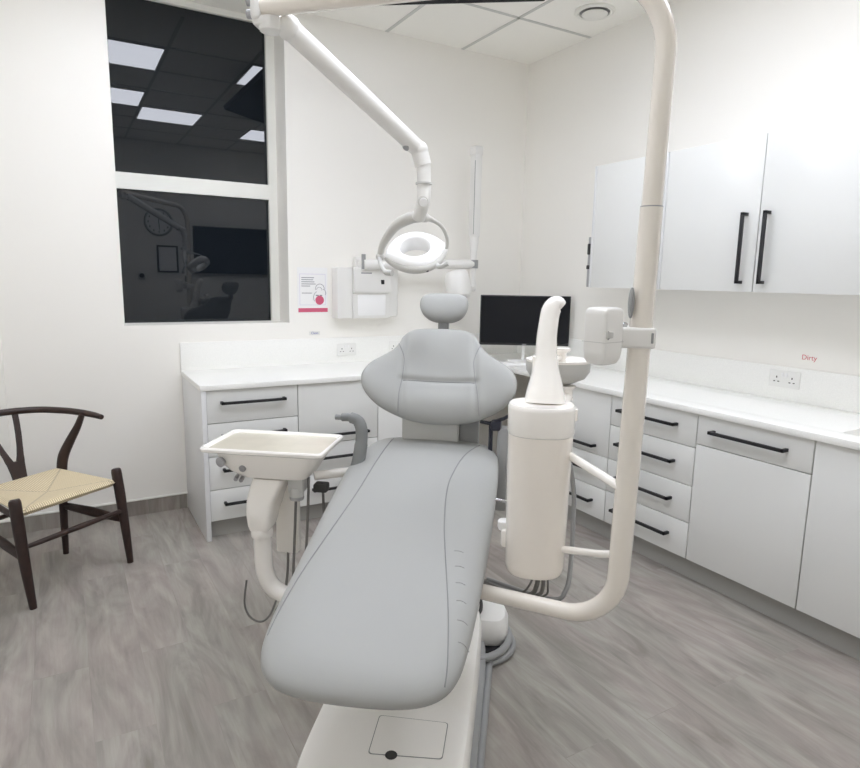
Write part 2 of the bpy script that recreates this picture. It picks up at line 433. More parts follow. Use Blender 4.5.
# L-shaped worktop with upstand and an integral sink
wt = thing('worktop', 'white L-shaped worktop with tall upstand along two walls', 'worktop', (-1.3, -.3, .87))
m = MB(); z0, z1 = .870, .900
SY0, SY1, SX0, SX1 = -3.32, -2.83, -.50, -.13
m.box((-2.650, -.634, z0), (-.001, -.001, z1), .002)
m.box((-.626, -3.40, z0), (SX0, -.630, z1), .002); m.box((SX1, -3.40, z0), (-.001, -.630, z1), .002)
m.box((SX0-.001, SY1, z0), (SX1+.001, -.630, z1-.0003)); m.box((SX0-.001, -3.40, z0), (SX1+.001, SY0, z1-.0003))
m.build('counter', M_top, wt)
m = MB(); m.box((-2.650, -.014, .8995), (-.001, -.001, 1.076), .002); m.box((-.014, -3.40, .8995), (-.001, -.012, 1.076), .002)
m.build('upstand', M_top, wt)
m = MB()
rings = []
for ins, z in ((0, .899), (.004, .88), (.012, .76), (.03, .745)):
    rings.append([(SX0+ins, SY0+ins, z), (SX1-ins, SY0+ins, z), (SX1-ins, SY1-ins, z), (SX0+ins, SY1-ins, z)])
R = [[m.v(p) for p in r] for r in rings]
for a, c in zip(R, R[1:]):
    for k in range(4): m.bm.faces.new((a[k], a[(k+1) % 4], c[(k+1) % 4], c[k]))
m.bm.faces.new(R[-1]); m.build('sink_basin', M_top, wt)

# wall cupboards
UX = -.35; UB, UT = 1.461, 2.201
u = thing('wall_cupboard', 'white single-door wall cupboard behind the white post', 'cupboard', (-.17, -1.43, UB))
MB().box((UX+.019, -1.692, UB), (-.001, -1.152, UT), .001).build('carcass', M_cabe, u)
MB().box((UX, -1.690, UB), (UX+.018, -1.170, UT), .0012).build('door', M_cab, u)
MB().box((UX-.001, -1.168, UB), (UX+.018, -1.152, UT), .001).build('end_panel', M_cabe, u)
u = thing('wall_cupboard', 'white double-door wall cupboard with two upright black handles', 'cupboard', (-.17, -2.27, UB))
MB().box((UX+.019, -2.832, UB), (-.001, -1.694, UT), .001).build('carcass', M_cabe, u)
for y0, y1, hy in ((-2.268, -1.712, -2.205), (-2.830, -2.271, -2.320)):
    d = MB().box((UX, y0+.001, UB), (UX+.018, y1-.001, UT), .0012).build('door', M_cab, u)
    handle(d, (UX, hy, 1.508), (UX, hy, 1.834), (-1, 0, 0))
MB().box((UX, -1.709, UB), (UX+.018, -1.695, UT), .001).build('filler_strip', M_cabe, u)
# slim bracket fixed to the far end of the cupboard
t = thing('bracket', 'slim grey and black bracket fixed to the end of the wall cupboard', 'bracket', (-.335, -1.135, UB))
MB().box((-.348, -1.151, UB+.002), (-.332, -1.127, 1.775), .003).build('plate', M_silver, t)
MB().box((-.352, -1.149, 1.665), (-.332, -1.122, 1.735), .006).build('clip', M_dark, t)
MB().box((-.352, -1.149, 1.575), (-.332, -1.122, 1.600), .004).build('clip', M_dark, t)

# ------------------------------------------------------------------ on and above the worktops
def socket_back(x0, x1, z0, z1, label):
    t = thing('wall_socket', label, 'socket', ((x0+x1)/2, -.014, z0), 0)
    MB().box((x0, -.023, z0), (x1, -.0135, z1), .003).build('plate', M_socket, t)
    w = x1-x0
    for s_ in (.25, .75):
        cx = x0+w*s_; cz = z0+(z1-z0)*.42
        for dx, dz, a, c in ((0, .013, .003, .004), (-.011, -.006, .004, .002), (.011, -.006, .004, .002)):
            MB().box((cx+dx-a, -.0238, cz+dz-c), (cx+dx+a, -.0228, cz+dz+c)).build('pin_slot', M_hole, t)
    for s_ in (.42, .58):
        MB().box((x0+w*s_-.006, -.0265, z1-.030), (x0+w*s_+.006, -.022, z1-.012), .001).build('switch', M_white, t)
socket_back(-1.612, -1.466, .948, 1.034, 'white double wall socket in the upstand below the hand dispensers')
socket_back(-1.205, -1.059, .953, 1.039, 'white double wall socket in the upstand beside the chair backrest')
t = thing('wall_socket', 'white double wall socket in the right upstand below the red writing', 'socket', (-.014, -2.285, .966))
y0, y1, z0, z1 = -2.365, -2.203, .968, 1.056
MB().box((-.023, y0, z0), (-.0135, y1, z1), .003).build('plate', M_socket, t)
for cy in (-2.243, -2.325):
    cz = z0+.037
    for dy, dz, a, c in ((0, .015, .003, .005), (-.011, -.008, .005, .0025), (.011, -.008, .005, .0025)):
        MB().box((-.0238, cy+dy-a, cz+dz-c), (-.0228, cy+dy+a, cz+dz+c)).build('pin_slot', M_hole, t)
for cy in (-2.274, -2.294):
    MB().box((-.0265, cy-.006, z1-.031), (-.022, cy+.006, z1-.012), .001).build('switch', M_white, t)

RX = Matrix.Rotation(PI/2, 4, 'X')                       # text upright facing -Y
t = thing('label_strip', 'tiny label with blue writing on the wall under the poster', 'label', (-1.768, -.001, 1.10))
MB().box((-1.808, -.0016, 1.098), (-1.730, -.0002, 1.124)).build('strip', M_labelc, t)
text('lettering', 'Clean', .022, M_blue, t, Matrix.Translation((-1.768, -.0022, 1.112)) @ RX)
RXR = Matrix.Rotation(-PI/2, 4, 'Z') @ RX                # text facing -X
t = thing('label_strip', 'tiny label with red writing on the right wall above the socket', 'label', (-.001, -2.388, 1.12))
MB().box((-.0016, -2.427, 1.118), (-.0002, -2.349, 1.152)).build('strip', M_wall, t)
text('lettering', 'Dirty', .036, M_red, t, Matrix.Translation((-.0022, -2.388, 1.135)) @ RXR)

# poster
px0, px1, pz0, pz1 = -1.886, -1.672, 1.252, 1.558
t = thing('poster', 'white poster with pink bar and line drawing beside the window', 'poster', ((px0+px1)/2, 0, pz0))
MB().box((px0, -.002, pz0), (px1, -.0002, pz1)).build('sheet', M_white, t)
def pq(u_, v_): return px0+(px1-px0)*u_, pz1-(pz1-pz0)*v_
def pbox(m, u0_, v0_, u1_, v1_, d=.0004):
    a, c = pq(u0_, v0_), pq(u1_, v1_); m.box((a[0], -.002-d, c[1]), (c[0], -.0018, a[1]))
m = MB(); pbox(m, .02, .895, 1, .985); m.build('pink_bar', M_pink, t)
m = MB(); pbox(m, .07, .14, .93, .148); pbox(m, .07, .82, .93, .828); pbox(m, .07, .14, .08, .82); pbox(m, .92, .14, .93, .82); m.build('border', M_lilac, t)
for k in range(5):
    m = MB(); pbox(m, .13, .215+k*.046, (.55, .52, .56, .6, .42)[k], .232+k*.046); m.build('text_line', M_ink, t)
m = MB(); pbox(m, .14, .555, .48, .57); m.build('text_line', M_ink, t)
m = MB()
def arc(cu, cv, ru, rv, a0, a1, n=16):
    return [Vector((pq(cu+ru*math.cos(math.radians(a0+(a1-a0)*k/n)), 0)[0], -.003, pq(0, cv-rv*math.sin(math.radians(a0+(a1-a0)*k/n)))[1])) for k in range(n+1)]
m.tube(arc(.74, .47, .15, .11, -10, 190), .0017, 6); m.tube(arc(.72, .5, .09, .07, 0, 170), .0014, 6)
m.tube(arc(.66, .66, .13, .13, 100, 220), .0017, 6); m.tube(arc(.8, .56, .14, .09, -30, 70), .0017, 6)
pbox(m, .60, .60, .70, .625, .001); pbox(m, .73, .60, .82, .625, .001)
m.build('line_drawing', M_ink, t)
c = pq(.73, .72)
MB().lathe([(.031, 0), (.031, .001)], (c[0], -.0018, c[1]), axis=(0, -1, 0)).build('pink_spot', M_pink, t)

# dispensers
t = thing('towel_dispenser', 'plain tall white dispenser on the wall right of the poster', 'dispenser', (-1.60, 0, 1.215))
MB().box((-1.640, -.105, 1.217), (-1.5275, -.001, 1.563), .004, seg=3).build('casing', M_plast2, t)
t = thing('soap_dispenser', 'white wall dispenser with small black sensor window', 'dispenser', (-1.36, 0, 1.215))
m = MB()
prof = [(-.001, 1.217), (-.105, 1.217), (-.108, 1.225), (-.100, 1.385), (-.128, 1.400), (-.132, 1.412), (-.116, 1.555), (-.106, 1.566), (-.001, 1.566)]
m.loft([[(x, y, z) for y, z in prof] for x in (-1.526, -1.245)])
m.build('casing', M_plast2, t, angle=25)
m = MB(); m.box((-1.245, -.085, 1.222), (-1.165, -.001, 1.562), .012, seg=3); m.build('side_casing', M_plast2, t)
m = MB(); m.box((-1.490, -.110, 1.232), (-1.275, -.095, 1.380), .008); m.build('recess_panel', M_white, t)
m = MB(); m.box((-1.322, -.1275, 1.445), (-1.296, -.110, 1.483), .002); m.build('sensor_window', M_dark, t)
m = MB(); m.box((-1.470, -.1195, 1.522), (-1.390, -.112, 1.532)); m.build('marking', M_ink, t)

# monitor in the corner
ang = math.radians(-30)
FM = Matrix.Translation((-.341, -.512, 0)) @ Matrix.Rotation(ang, 4, 'Z')
t = thing('monitor', 'black widescreen monitor standing in the worktop corner', 'monitor', (-.341, -.512, .9), ang)
MB(FM).box((-.328, -.005, 1.025), (.328, .028, 1.388), .004).build('casing', M_bezel, t)
MB(FM).box((-.320, -.0062, 1.042), (.320, -.004, 1.380)).build('screen', M_screen, t)
MB(FM).box((-.016, -.0068, 1.030), (.016, -.0048, 1.036)).build('badge', M_silver, t)
MB(FM).box((-.012, .026, .91), (.012, .045, 1.2), .004).build('stand', M_socket, t)
MB(FM).box((-.11, -.05, .9), (.11, .10, .910), .004).build('foot', M_white, t)
t = thing('keyboard', 'slim white keyboard lying on the worktop in front of the monitor', 'keyboard', (-.46, -.57, .9), ang)
FK = Matrix.Translation((-.44, -.44, 0)) @ Matrix.Rotation(ang, 4, 'Z')
MB(FK).box((-.20, -.20, .9), (.16, -.09, .914), .004).build('body', M_white, t)
m = MB(FK)
for r_ in range(4):
    for k in range(14): m.box((-.19+k*.0245, -.194+r_*.025, .913), (-.169+k*.0245, -.173+r_*.025, .918), .001)
m.build('keys', M_socket, t)
t = thing('small_speaker', 'small white and black gadget on the worktop under the monitor', 'gadget', (-.33, -.66, .9))
MB().box((-.325, -.675, .9), (-.275, -.640, .935), .005).build('body', M_white, t)
MB().box((-.314, -.678, .906), (-.290, -.672, .930), .002).build('front', M_dark, t)

# x-ray unit on the back wall
t = thing('xray_unit', 'white wall-mounted x-ray unit with folded upright arm behind the chair', 'x-ray unit', (-1.455, -.02, 1.5))
MB().box((-1.485, -.05, 1.53), (-1.43, -.001, 1.64), .010).build('wall_plate', M_plast2, t)
MB().tube([(-1.455, -.125, 1.555), (-1.455, -.125, 1.655)], .015).build('pivot_post', M_hose, t)
MB().box((-1.47, -.13, 1.545), (-1.44, -.05, 1.615), .006).build('pivot_block', M_plast2, t)
m = MB(); m.tube([(-1.455, -.13, 1.585), (-.64, -.25, 1.607)], .034, flat=1., n=16); m.build('swing_arm', M_plast2, t)
MB().lathe([(.034, 0), (.034, .06)], (-.632, -.25, 1.578)).build('collar', M_hose, t)
m = MB(); m.lathe([(.024, 1.638), (.026, 1.70), (.034, 1.76), (.034, 1.805), (.026, 1.812)], (-.634, -.25, 0)); m.build('knuckle', M_plast2, t)
m = MB()
m.box((-.663, -.287, 1.80), (-.603, -.213, 2.42), .012, seg=3); m.build('spring_arm', M_plast2, t)
m = MB(); m.box((-.668, -.289, 2.37), (-.598, -.211, 2.432), .01, seg=3); m.build('end_cap', M_plast2, t)
MB().box((-.664, -.286, 1.82), (-.6625, -.280, 2.33)).build('cover_slot', M_hose, t)
m = MB(); m.lathe([(.026, 1.58), (.022, 1.50), (.028, 1.47), (.028, 1.42), (.02, 1.41)], (-.637, -.25, 0)); m.build('yoke_pivot', M_plast2, t)
m = MB(); m.tube(catmull([(-.64, -.255, 1.435), (-.69, -.30, 1.43), (-.76, -.31, 1.44)], 6), .02); m.build('yoke', M_plast2, t)
m = MB(); m.lathe([(.03, -.105), (.075, -.09), (.09, -.05), (.09, .05), (.078, .09), (.03, .105)], (-.80, -.31, 1.455), axis=(0, .35, 1)); m.build('tube_head', M_plast2, t)

# hanging screen on the ceiling
A_ = Vector((-2.001, -.936, 2.835)); B_ = Vector((-1.139, -1.564, 2.835)); d = (B_-A_).normalized()
nn = Vector((0, 0, 1)).cross(d)
if nn.y < 0: nn = -nn
tilt = math.radians(31); upv = nn*math.cos(tilt)+Vector((0, 0, 1))*math.sin(tilt); thk = d.cross(upv)
if thk.z < 0: thk = -thk
t = thing('ceiling_screen', 'black screen hung from the ceiling above the treatment chair', 'screen', ((A_+B_)/2))
FT = Matrix.Translation(A_) @ Matrix((d, upv, thk)).transposed().to_4x4()
LN = (B_-A_).length
MB(FT).box((0, 0, 0), (LN, .52, .04), .006).build('casing', M_bezel, t)
MB(FT).box((.012, .012, -.0015), (LN-.012, .508, .001)).build('display', M_screen, t)
cpt = FT @ Vector((LN/2, .22, .04))
MB().tube([(cpt.x, cpt.y, cpt.z-.01), (cpt.x, cpt.y, CEIL)], .025).build('hanger', M_bezel, t)

# behind the viewer: what the lower pane mirrors
t = thing('wall_screen', 'large black television on the front wall, mirrored in the lower pane', 'television', (-1.18, YB, 1.5))
MB().box((-1.70, YB+.012, 1.512), (-.665, YB+.06, 2.135), .005).build('casing', M_bezel, t)
MB().box((-1.69, YB+.058, 1.522), (-.675, YB+.0612, 2.125)).build('display', M_screen, t)
MB().box((-1.35, YB+.001, 1.7), (-1.0, YB+.014, 1.95)).build('bracket', M_bezel, t)
t = thing('wall_clock', 'round wall clock mirrored in the lower window pane', 'clock', (-2.115, YB, 2.16))
cc = (-2.115, YB+.001, 2.16)
MB().lathe([(.17, 0), (.178, .015), (.17, .035), (.155, .035), (.152, .02), (.15, .0)], cc, axis=(0, 1, 0)).build('rim', M_silver, t)
MB().lathe([(.154, .012), (.154, .016)], cc, axis=(0, 1, 0)).build('face', M_white, t)
m = MB()
for k in range(12):
    a = 2*PI*k/12; m.box((cc[0]+.125*math.sin(a)-.006, YB+.016, cc[2]+.125*math.cos(a)-.012), (cc[0]+.125*math.sin(a)+.006, YB+.0185, cc[2]+.125*math.cos(a)+.012))
m.build('hour_marks', M_dark, t)
MB().tube([(cc[0], YB+.021, cc[2]), (cc[0]+.004, YB+.021, cc[2]+.075)], .005).build('hand', M_dark, t)
MB().tube([(cc[0], YB+.023, cc[2]), (cc[0]+.01, YB+.023, cc[2]-.105)], .004).build('hand', M_dark, t)
t = thing('framed_notice', 'black framed notice mirrored in the lower window pane', 'picture frame', (-2.02, YB, 1.51))
m = MB(); x0, x1, z0, z1 = -2.155, -1.895, 1.515, 1.865
m.box((x0, YB+.001, z0), (x0+.022, YB+.02, z1)); m.box((x1-.022, YB+.001, z0), (x1, YB+.02, z1)); m.box((x0, YB+.001, z0), (x1, YB+.02, z0+.022)); m.box((x0, YB+.001, z1-.022), (x1, YB+.02, z1))
m.build('frame', M_bezel, t)
MB().box((x0+.02, YB+.002, z0+.02), (x1-.02, YB+.012, z1-.02)).build('sheet', M_white, t)
t = thing('thermostat', 'small round dark control on the front wall mirrored left of the frame', 'control', (-2.35, YB, 1.43))
MB().box((-2.39, YB+.001, 1.43), (-2.31, YB+.015, 1.51), .004).build('plate', M_socket, t)
MB().lathe([(.03, 0), (.03, .02), (.02, .026)], (-2.35, YB+.014, 1.47), axis=(0, 1, 0)).build('dial', M_dark, t)

# ------------------------------------------------------------------ the treatment chair
TH = math.radians(38)
CF = Matrix.Translation((-2.326, -2.380, 0)) @ Matrix.Rotation(-TH, 4, 'Z')     # x right, y towards the head end
def nearer(k): return Matrix.Translation(CAM) @ Matrix.Scale(k, 4) @ Matrix.Translation(-CAM) @ CF
CS = nearer(.935)
def cthing(name, label, cat, p=(0, 0, 0)):
    w_ = CF @ Vector(p); return thing(name, label, cat, w_, -TH)
def superring(cx, cy, a, b2, z, e=5, n=48):
    out = []
    for k in range(n):
        t_ = 2*PI*k/n; c_, s_ = math.cos(t_), math.sin(t_)
        out.append((cx+math.copysign(abs(c_)**(2/e), c_)*a, cy+math.copysign(abs(s_)**(2/e), s_)*b2, z))
    return out
ch = cthing('dental_chair', 'pale grey upholstered dental treatment chair in the middle of the room', 'dental chair')
m = MB(CF); cx, cy = .050, -.15
for a, b2, z in (): pass
m.loft([superring(cx, cy, .228, .56, .05, 6), superring(cx, cy, .231, .565, .14, 6), superring(cx, cy, .229, .562, .20, 6), superring(cx, cy, .222, .555, .216, 6), superring(cx, cy, .208, .54, .2205, 6), superring(cx, cy, .15, .47, .222, 6)])
m.build('base_cover', M_base, ch)
m = MB(CF); m.loft([superring(cx+.004, cy+.02, .246, .60, 0, 6), superring(cx+.004, cy+.02, .244, .60, .052, 6)]); m.build('base_plinth', M_hose, ch)
def lidloop(ins):
    c4 = [(.010+ins, -.352-ins), (.213-ins, -.352-ins), (.213-ins, -.494+ins), (.012+ins, -.506+ins)]; r_ = .012; out = []
    for i in range(4):
        p, q, s_ = Vector(c4[i-1]), Vector(c4[i]), Vector(c4[(i+1) % 4])
        a, b2 = q+(p-q).normalized()*r_, q+(s_-q).normalized()*r_
        for k in range(6):
            t_ = k/5; out.append(a*(1-t_)**2+q*2*t_*(1-t_)+b2*t_*t_)
    return out
m = MB(CF); m.loft([[(*p, .2205) for p in lidloop(-.0012)], [(*p, .2228) for p in lidloop(-.0012)]]); gapo = m.build('panel_gap', M_seam, ch)
m = MB(CF); m.loft([[(*p, .2215) for p in lidloop(.0012)], [(*p, .2236) for p in lidloop(.0012)]]); m.build('access_panel', M_base, ch)
m = MB(CF); m.lathe([(.0165, .2237), (.0165, .2243)], (.075, -.503, 0)); m.build('finger_hole', M_hole, ch)
m = MB(CF); m.box((-.10, -.06, .2), (.15, .22, .615), .03, seg=3); m.build('lift_column', M_grey, ch)
# seat frame under the cushion
def zs(y): return .5+.25*(y+.6)
m = MB(CS)
m.loft([[(x, y, zs(y)-.125), (-x, y, zs(y)-.125), (-x-.02, y, zs(y)-.085), (x+.02, y, zs(y)-.085)] for x, y in ((.2, -.45), (.23, 0), (.24, .55))]); m.build('seat_frame', M_grey, ch)
# seat cushion
NS = Vector((0, -.2425, .970))
so = [(-.02, -.625), (.12, -.617), (.205, -.585), (.25, -.52), (.272, -.40), (.29, -.2), (.302, 0), (.312, .3), (.312, .52), (.295, .625), (.235, .690), (.03, .715),
      (-.15, .71), (-.225, .675), (-.275, .59), (-.305, .44), (-.312, .2), (-.312, -.05), (-.31, -.3), (-.305, -.43), (-.285, -.525), (-.235, -.588), (-.15, -.617)]
so = [(p.x, p.y) for p in catmull([Vector(p) for p in so], 5, True)]
OFF = .052
def seatfn(x, y, h):
    crown = .010*(1-(x/.31)**2)
    p = Vector((x, y, zs(y))) + NS*(h-OFF)
    if h > 0: p += NS*(h/OFF)*(crown-.006)
    return p
seat = MB(CS).pillow(so, .056, .056, seatfn, p=7, q=2.2).build('seat_cushion', M_uph, ch)
def seat_h(x, y):
    # height on the inflated surface at (x, y)
    best = 0; a0 = math.atan2(y, x)
    n = len(so); s_ = 1
    for k in range(n):
        ax, ay = so[k]; bx_, by_ = so[(k+1) % n]
        den = (bx_-ax)*y - (by_-ay)*x
        if abs(den) < 1e-9: continue
        tt = (ax*(-y) + ay*x)/den if den else 0
        tt = (ay*x - ax*y)/((bx_-ax)*y-(by_-ay)*x)
        if 0 <= tt <= 1:
            qx, qy = ax+(bx_-ax)*tt, ay+(by_-ay)*tt
            if qx*x+qy*y > 0: s_ = math.hypot(x, y)/math.hypot(qx, qy)
    s_ = min(s_, .999)
    return .056*(1-s_**7)**(1/2.2)
def seam_on_seat(pts, r=.0021, mt=None, nm='seam'):
    P = catmull([Vector((x, y, 0)) for x, y in pts], 8)
    m = MB(CS); m.tube([seatfn(p.x, p.y, seat_h(p.x, p.y)) + NS*.0003 for p in P], r, 6); return m.build(nm, mt or M_seam, seat)
seam_on_seat([(-.155, .66), (-.18, .45), (-.205, .2), (-.235, 0), (-.27, -.22), (-.285, -.38), (-.288, -.46)])
seam_on_seat([(.225, .64), (.17, .52), (.14, .38), (.13, .25), (.145, .05), (.175, -.15), (.205, -.34), (.222, -.50), (.222, -.56)])
# puckers along the right bolster
for y in (-.43, -.36, -.29, -.22, -.15, -.08):
    x0_ = .135+.105*min(1, max(0, (.25-y)/.75)); seam_on_seat([(x0_+.012, y), (x0_+.028, y+.003), (x0_+.042, y-.001)], .0012, M_uph, 'pucker')
# backrest: outline in its own plane (x across, v up the back)
BO = Vector((.052, .603, .895)); BV = (Vector((.016, .88, 1.262))-Vector((.052, .60, .895))).normalized(); BX = Vector((1, 0, 0)); BN = BX.cross(BV)
if BN.y > 0: BN = -BN
bo = [(0, -.008), (.12, .000), (.205, .022), (.268, .050), (.315, .094), (.332, .138), (.330, .182), (.304, .236), (.256, .286), (.210, .332), (.184, .374), (.166, .416), (.135, .446), (.085, .464), (0, .469)]
bo = bo + [(-x, v) for x, v in reversed(bo[1:-1])]
bo = [(p.x, p.y) for p in catmull([Vector(p) for p in bo], 5, True)]
def backfn(x, v, h):
    wing = .085*(abs(x)/.328)**2.2
    lumbar = 0.0
    if h > 0:
        lumbar = -.010*math.exp(-((v-.172)/.014)**2)*(1 if abs(x) < .15 else max(0, 1-(abs(x)-.15)/.03))
        lumbar += .012*math.exp(-((v-.08)/.06)**2)*max(0, 1-(x/.2)**2)
        lumbar -= .007*math.exp(-((abs(x)-.158)/.012)**2)
    return BO + BX*x + BV*v + BN*(h+wing+lumbar*(min(1, h/.03)))
back = MB(CS).pillow(bo, .052, .05, backfn, p=5, q=2., cen=(0, .20), ss=[k/44 for k in range(1, 38)]+[.87, .895, .92, .94, .96, .975, .988, .996]).build('backrest', M_uph, ch)
def back_h(x, v):
    n = len(bo); X, Y = x, v-.20; s_ = 0
    for k in range(n):
        ax, ay = bo[k][0], bo[k][1]-.20; bx_, by_ = bo[(k+1) % n][0], bo[(k+1) % n][1]-.20
        den = (bx_-ax)*Y-(by_-ay)*X
        if abs(den) < 1e-9: continue
        tt = (ay*X-ax*Y)/den
        if 0 <= tt <= 1:
            qx, qy = ax+(bx_-ax)*tt, ay+(by_-ay)*tt
            if qx*X+qy*Y > 0: s_ = math.hypot(X, Y)/math.hypot(qx, qy)
    return .052*(1-min(s_, .999)**5)**.5
def seam_on_back(pts, r=.002):
    P = catmull([Vector((x, v, 0)) for x, v in pts], 8)
    m = MB(CS); m.tube([backfn(p.x, p.y, back_h(p.x, p.y))+BN*.0002 for p in P], r, 6); return m.build('seam', M_seam, back)
for sg in (1, -1):
    seam_on_back([(.172*sg, .02), (.168*sg, .10), (.160*sg, .17), (.154*sg, .23), (.154*sg, .28), (.172*sg, .335), (.184*sg, .362)])
seam_on_back([(-.155, .169), (-.08, .173), (0, .174), (.08, .172), (.155, .168)])
m = MB(CS)      # shell and support behind the backrest
m.box((-.12, .66, .60), (.13, .74, .99), .012); m.build('back_support', M_grey, ch)
m = MB(CS); m.box((.13, .70, .58), (.215, .75, .96), .008); m.build('support_side', M_hose, ch)
m = MB(CS); m.box((.262, .62, .70), (.280, .64, .90), .003); m.tube([(.225, .62, .905), (.265, .615, .90), (.325, .61, .925), (.35, .615, .94)], .008); m.build('lever_arm', M_navy, ch)
m = MB(CS); m.box((.270, .595, .87), (.315, .645, .915), .012); m.build('lever_knob', M_navy, ch)
m = MB(CS); m.box((.30, .60, .52), (.345, .66, .885), .008); m.build('cable_duct', M_hose, ch)
# headrest
HV = Vector((-.03, .40, .9165)).normalized(); HN = BX.cross(HV)
if HN.y > 0: HN = -HN
HO = Vector((.020, .985, 1.362))
ho = [(0, -.074), (.05, -.070), (.088, -.052), (.110, -.018), (.113, .020), (.098, .052), (.055, .068), (0, .071)]
ho = ho + [(-x, v) for x, v in reversed(ho[1:-1])]
ho = [(p.x, p.y) for p in catmull([Vector(p) for p in ho], 5, True)]
MB(CS).pillow(ho, .042, .04, lambda x, v, h: HO+BX*x+HV*v+HN*(h+.025*(x/.116)**2), p=3.2, q=2).build('headrest', M_uph, ch)
m = MB(CS); m.box((-.006, .96, 1.24), (.044, .985, 1.33), .004); m.build('headrest_stem', M_hose, ch)
# left armrest swung out
m = MB(CS)
m.tube(catmull([(-.272, .44, .70), (-.260, .455, .76), (-.252, .465, .83), (-.253, .47, .885), (-.270, .473, .918), (-.303, .47, .930), (-.338, .465, .930), (-.362, .462, .931)], 6),
       [.027]*12+[.025]*12+[.023]*6+[.017]*6+[.0115]*6+[.008], n=16)
m.build('armrest', M_arm, ch)

# ------------------------------------------------------------------ cuspidor unit
CU = nearer(.835)
cu = cthing('cuspidor_unit', 'white cylindrical cuspidor unit with tall spout right of the chair', 'cuspidor', (.457, -.10, 0))
C0 = (.464, .27)
def cyl(r, z): return superring(C0[0], C0[1], r, r*.95, z, 2.35, 48)
m = MB(CU); m.loft([cyl(.085, .425), cyl(.100, .429), cyl(.107, .440), cyl(.109, .46), cyl(.1165, .945), cyl(.117, .955)]); m.build('body', M_unit, cu)
m = MB(CU); m.loft([cyl(.1175, .957), cyl(.1195, .963), cyl(.1195, 1.046), cyl(.118, 1.057), cyl(.113, 1.063), cyl(.106, 1.062), cyl(.09, 1.058)]); m.build('lid', M_plast, cu)
m = MB(CU); m.loft([cyl(.115, .95), cyl(.115, .962)]); m.build('lid_joint', M_grey, cu)
m = MB(CU)
path = [(.477, .33, 1.055), (.477, .335, 1.09), (.477, .345, 1.13), (.476, .355, 1.17), (.475, .365, 1.215), (.475, .38, 1.29), (.480, .395, 1.345), (.486, .405, 1.385), (.498, .412, 1.407), (.512, .416, 1.411), (.524, .418, 1.402)]
P = catmull(path, 4); rr = []
base_r = [.075, .070, .060, .049, .041, .037, .0355, .035, .034, .031, .024]
for i in range(len(P)):
    f_ = i/4; a = int(min(f_, len(base_r)-1)); c_ = min(a+1, len(base_r)-1); rr.append(base_r[a]+(base_r[c_]-base_r[a])*(f_-a))
m.tube(P, rr, 20, ref=(1, 0, 0)); m.build('spout', M_plast, cu)
m = MB(CU); m.box((.426, .345, 1.14), (.440, .40, 1.222), .004); m.build('spout_bracket', M_plast, cu)
m = MB(CU); m.box((.506, .36, 1.14), (.522, .41, 1.215), .004); m.build('spout_bracket', M_plast, cu)
bc = (.530, .515, 0)
m = MB(CU); m.lathe([(.03, 1.098), (.06, 1.102), (.105, 1.122), (.124, 1.150), (.126, 1.190), (.121, 1.192)], bc, 40, sy=.85, cap=False); m.build('bowl', M_grey, cu)
m = MB(CU); m.lathe([(.127, 1.186), (.128, 1.195), (.118, 1.196), (.115, 1.19), (.112, 1.152), (.08, 1.135), (.03, 1.128)], bc, 40, sy=.85, cap=True); m.build('bowl_lining', M_plast, cu)
m = MB(CU); m.lathe([(.034, 1.10), (.024, 1.085), (.022, 1.06), (.026, 1.045)], (.565, .46, 0)); m.tube(catmull([(.565, .46, 1.06), (.545, .41, 1.03), (.51, .34, .98)], 5), .024); m.build('bowl_stem', M_plast, cu)
m = MB(CU); m.lathe([(.020, 1.188), (.022, 1.225), (.036, 1.235), (.036, 1.244), (.026, 1.246)], (.535, .47, 0)); m.tube([(.5, .39, 1.2), (.535, .47, 1.21)], .012); m.build('cup_stand', M_plast, cu)
m = MB(CU); m.box((.570, .25, 1.005), (.592, .28, 1.05), .005); m.build('latch', M_plast, cu)
m = MB(CF); m.tube([(.525, -.125, .990), (.658, -.33, .958)], .0125); m.build('upper_stay', M_plast, cu)
m = MB(CF); m.tube(catmull([(.52, -.14, .692), (.589, -.208, .717), (.625, -.27, .742), (.665, -.325, .770)], 6), .0112); m.build('lower_stay', M_plast, cu)
m = MB(CU); m.box((.335, .27, .50), (.40, .33, .57), .012); m.build('support_arm', M_plast, cu)
m = MB(CU); m.lathe([(.02, .56), (.024, .57), (.024, .592), (.02, .597)], (.345, .31, 0)); m.build('cup', M_white, cu)
m = MB(CU); m.tube([(.31, .31, .675), (.37, .31, .668)], .006); m.build('chrome_rod', M_steel, cu)
for x, dx, r_ in ((.452, -.03, .0035), (.464, -.01, .0075), (.478, .0, .0065), (.488, .01, .0035)):
    m = MB(CF); m.tube(catmull([(x, -.12, .605), (x+dx*.5, -.125, .56), (x+dx-.01, -.115, .525), (x+dx-.06, -.09, .505), (.25, -.02, .52)], 5), r_, 8); m.build('hose', M_thin, cu)
m = MB(CF); m.tube(catmull([(.548, -.03, .93), (.566, -.02, .83), (.567, -.032, .746), (.564, -.073, .628), (.55, -.11, .544), (.50, -.11, .51), (.30, -.03, .52)], 8), .0075, 10); m.build('hose', M_hose, cu)

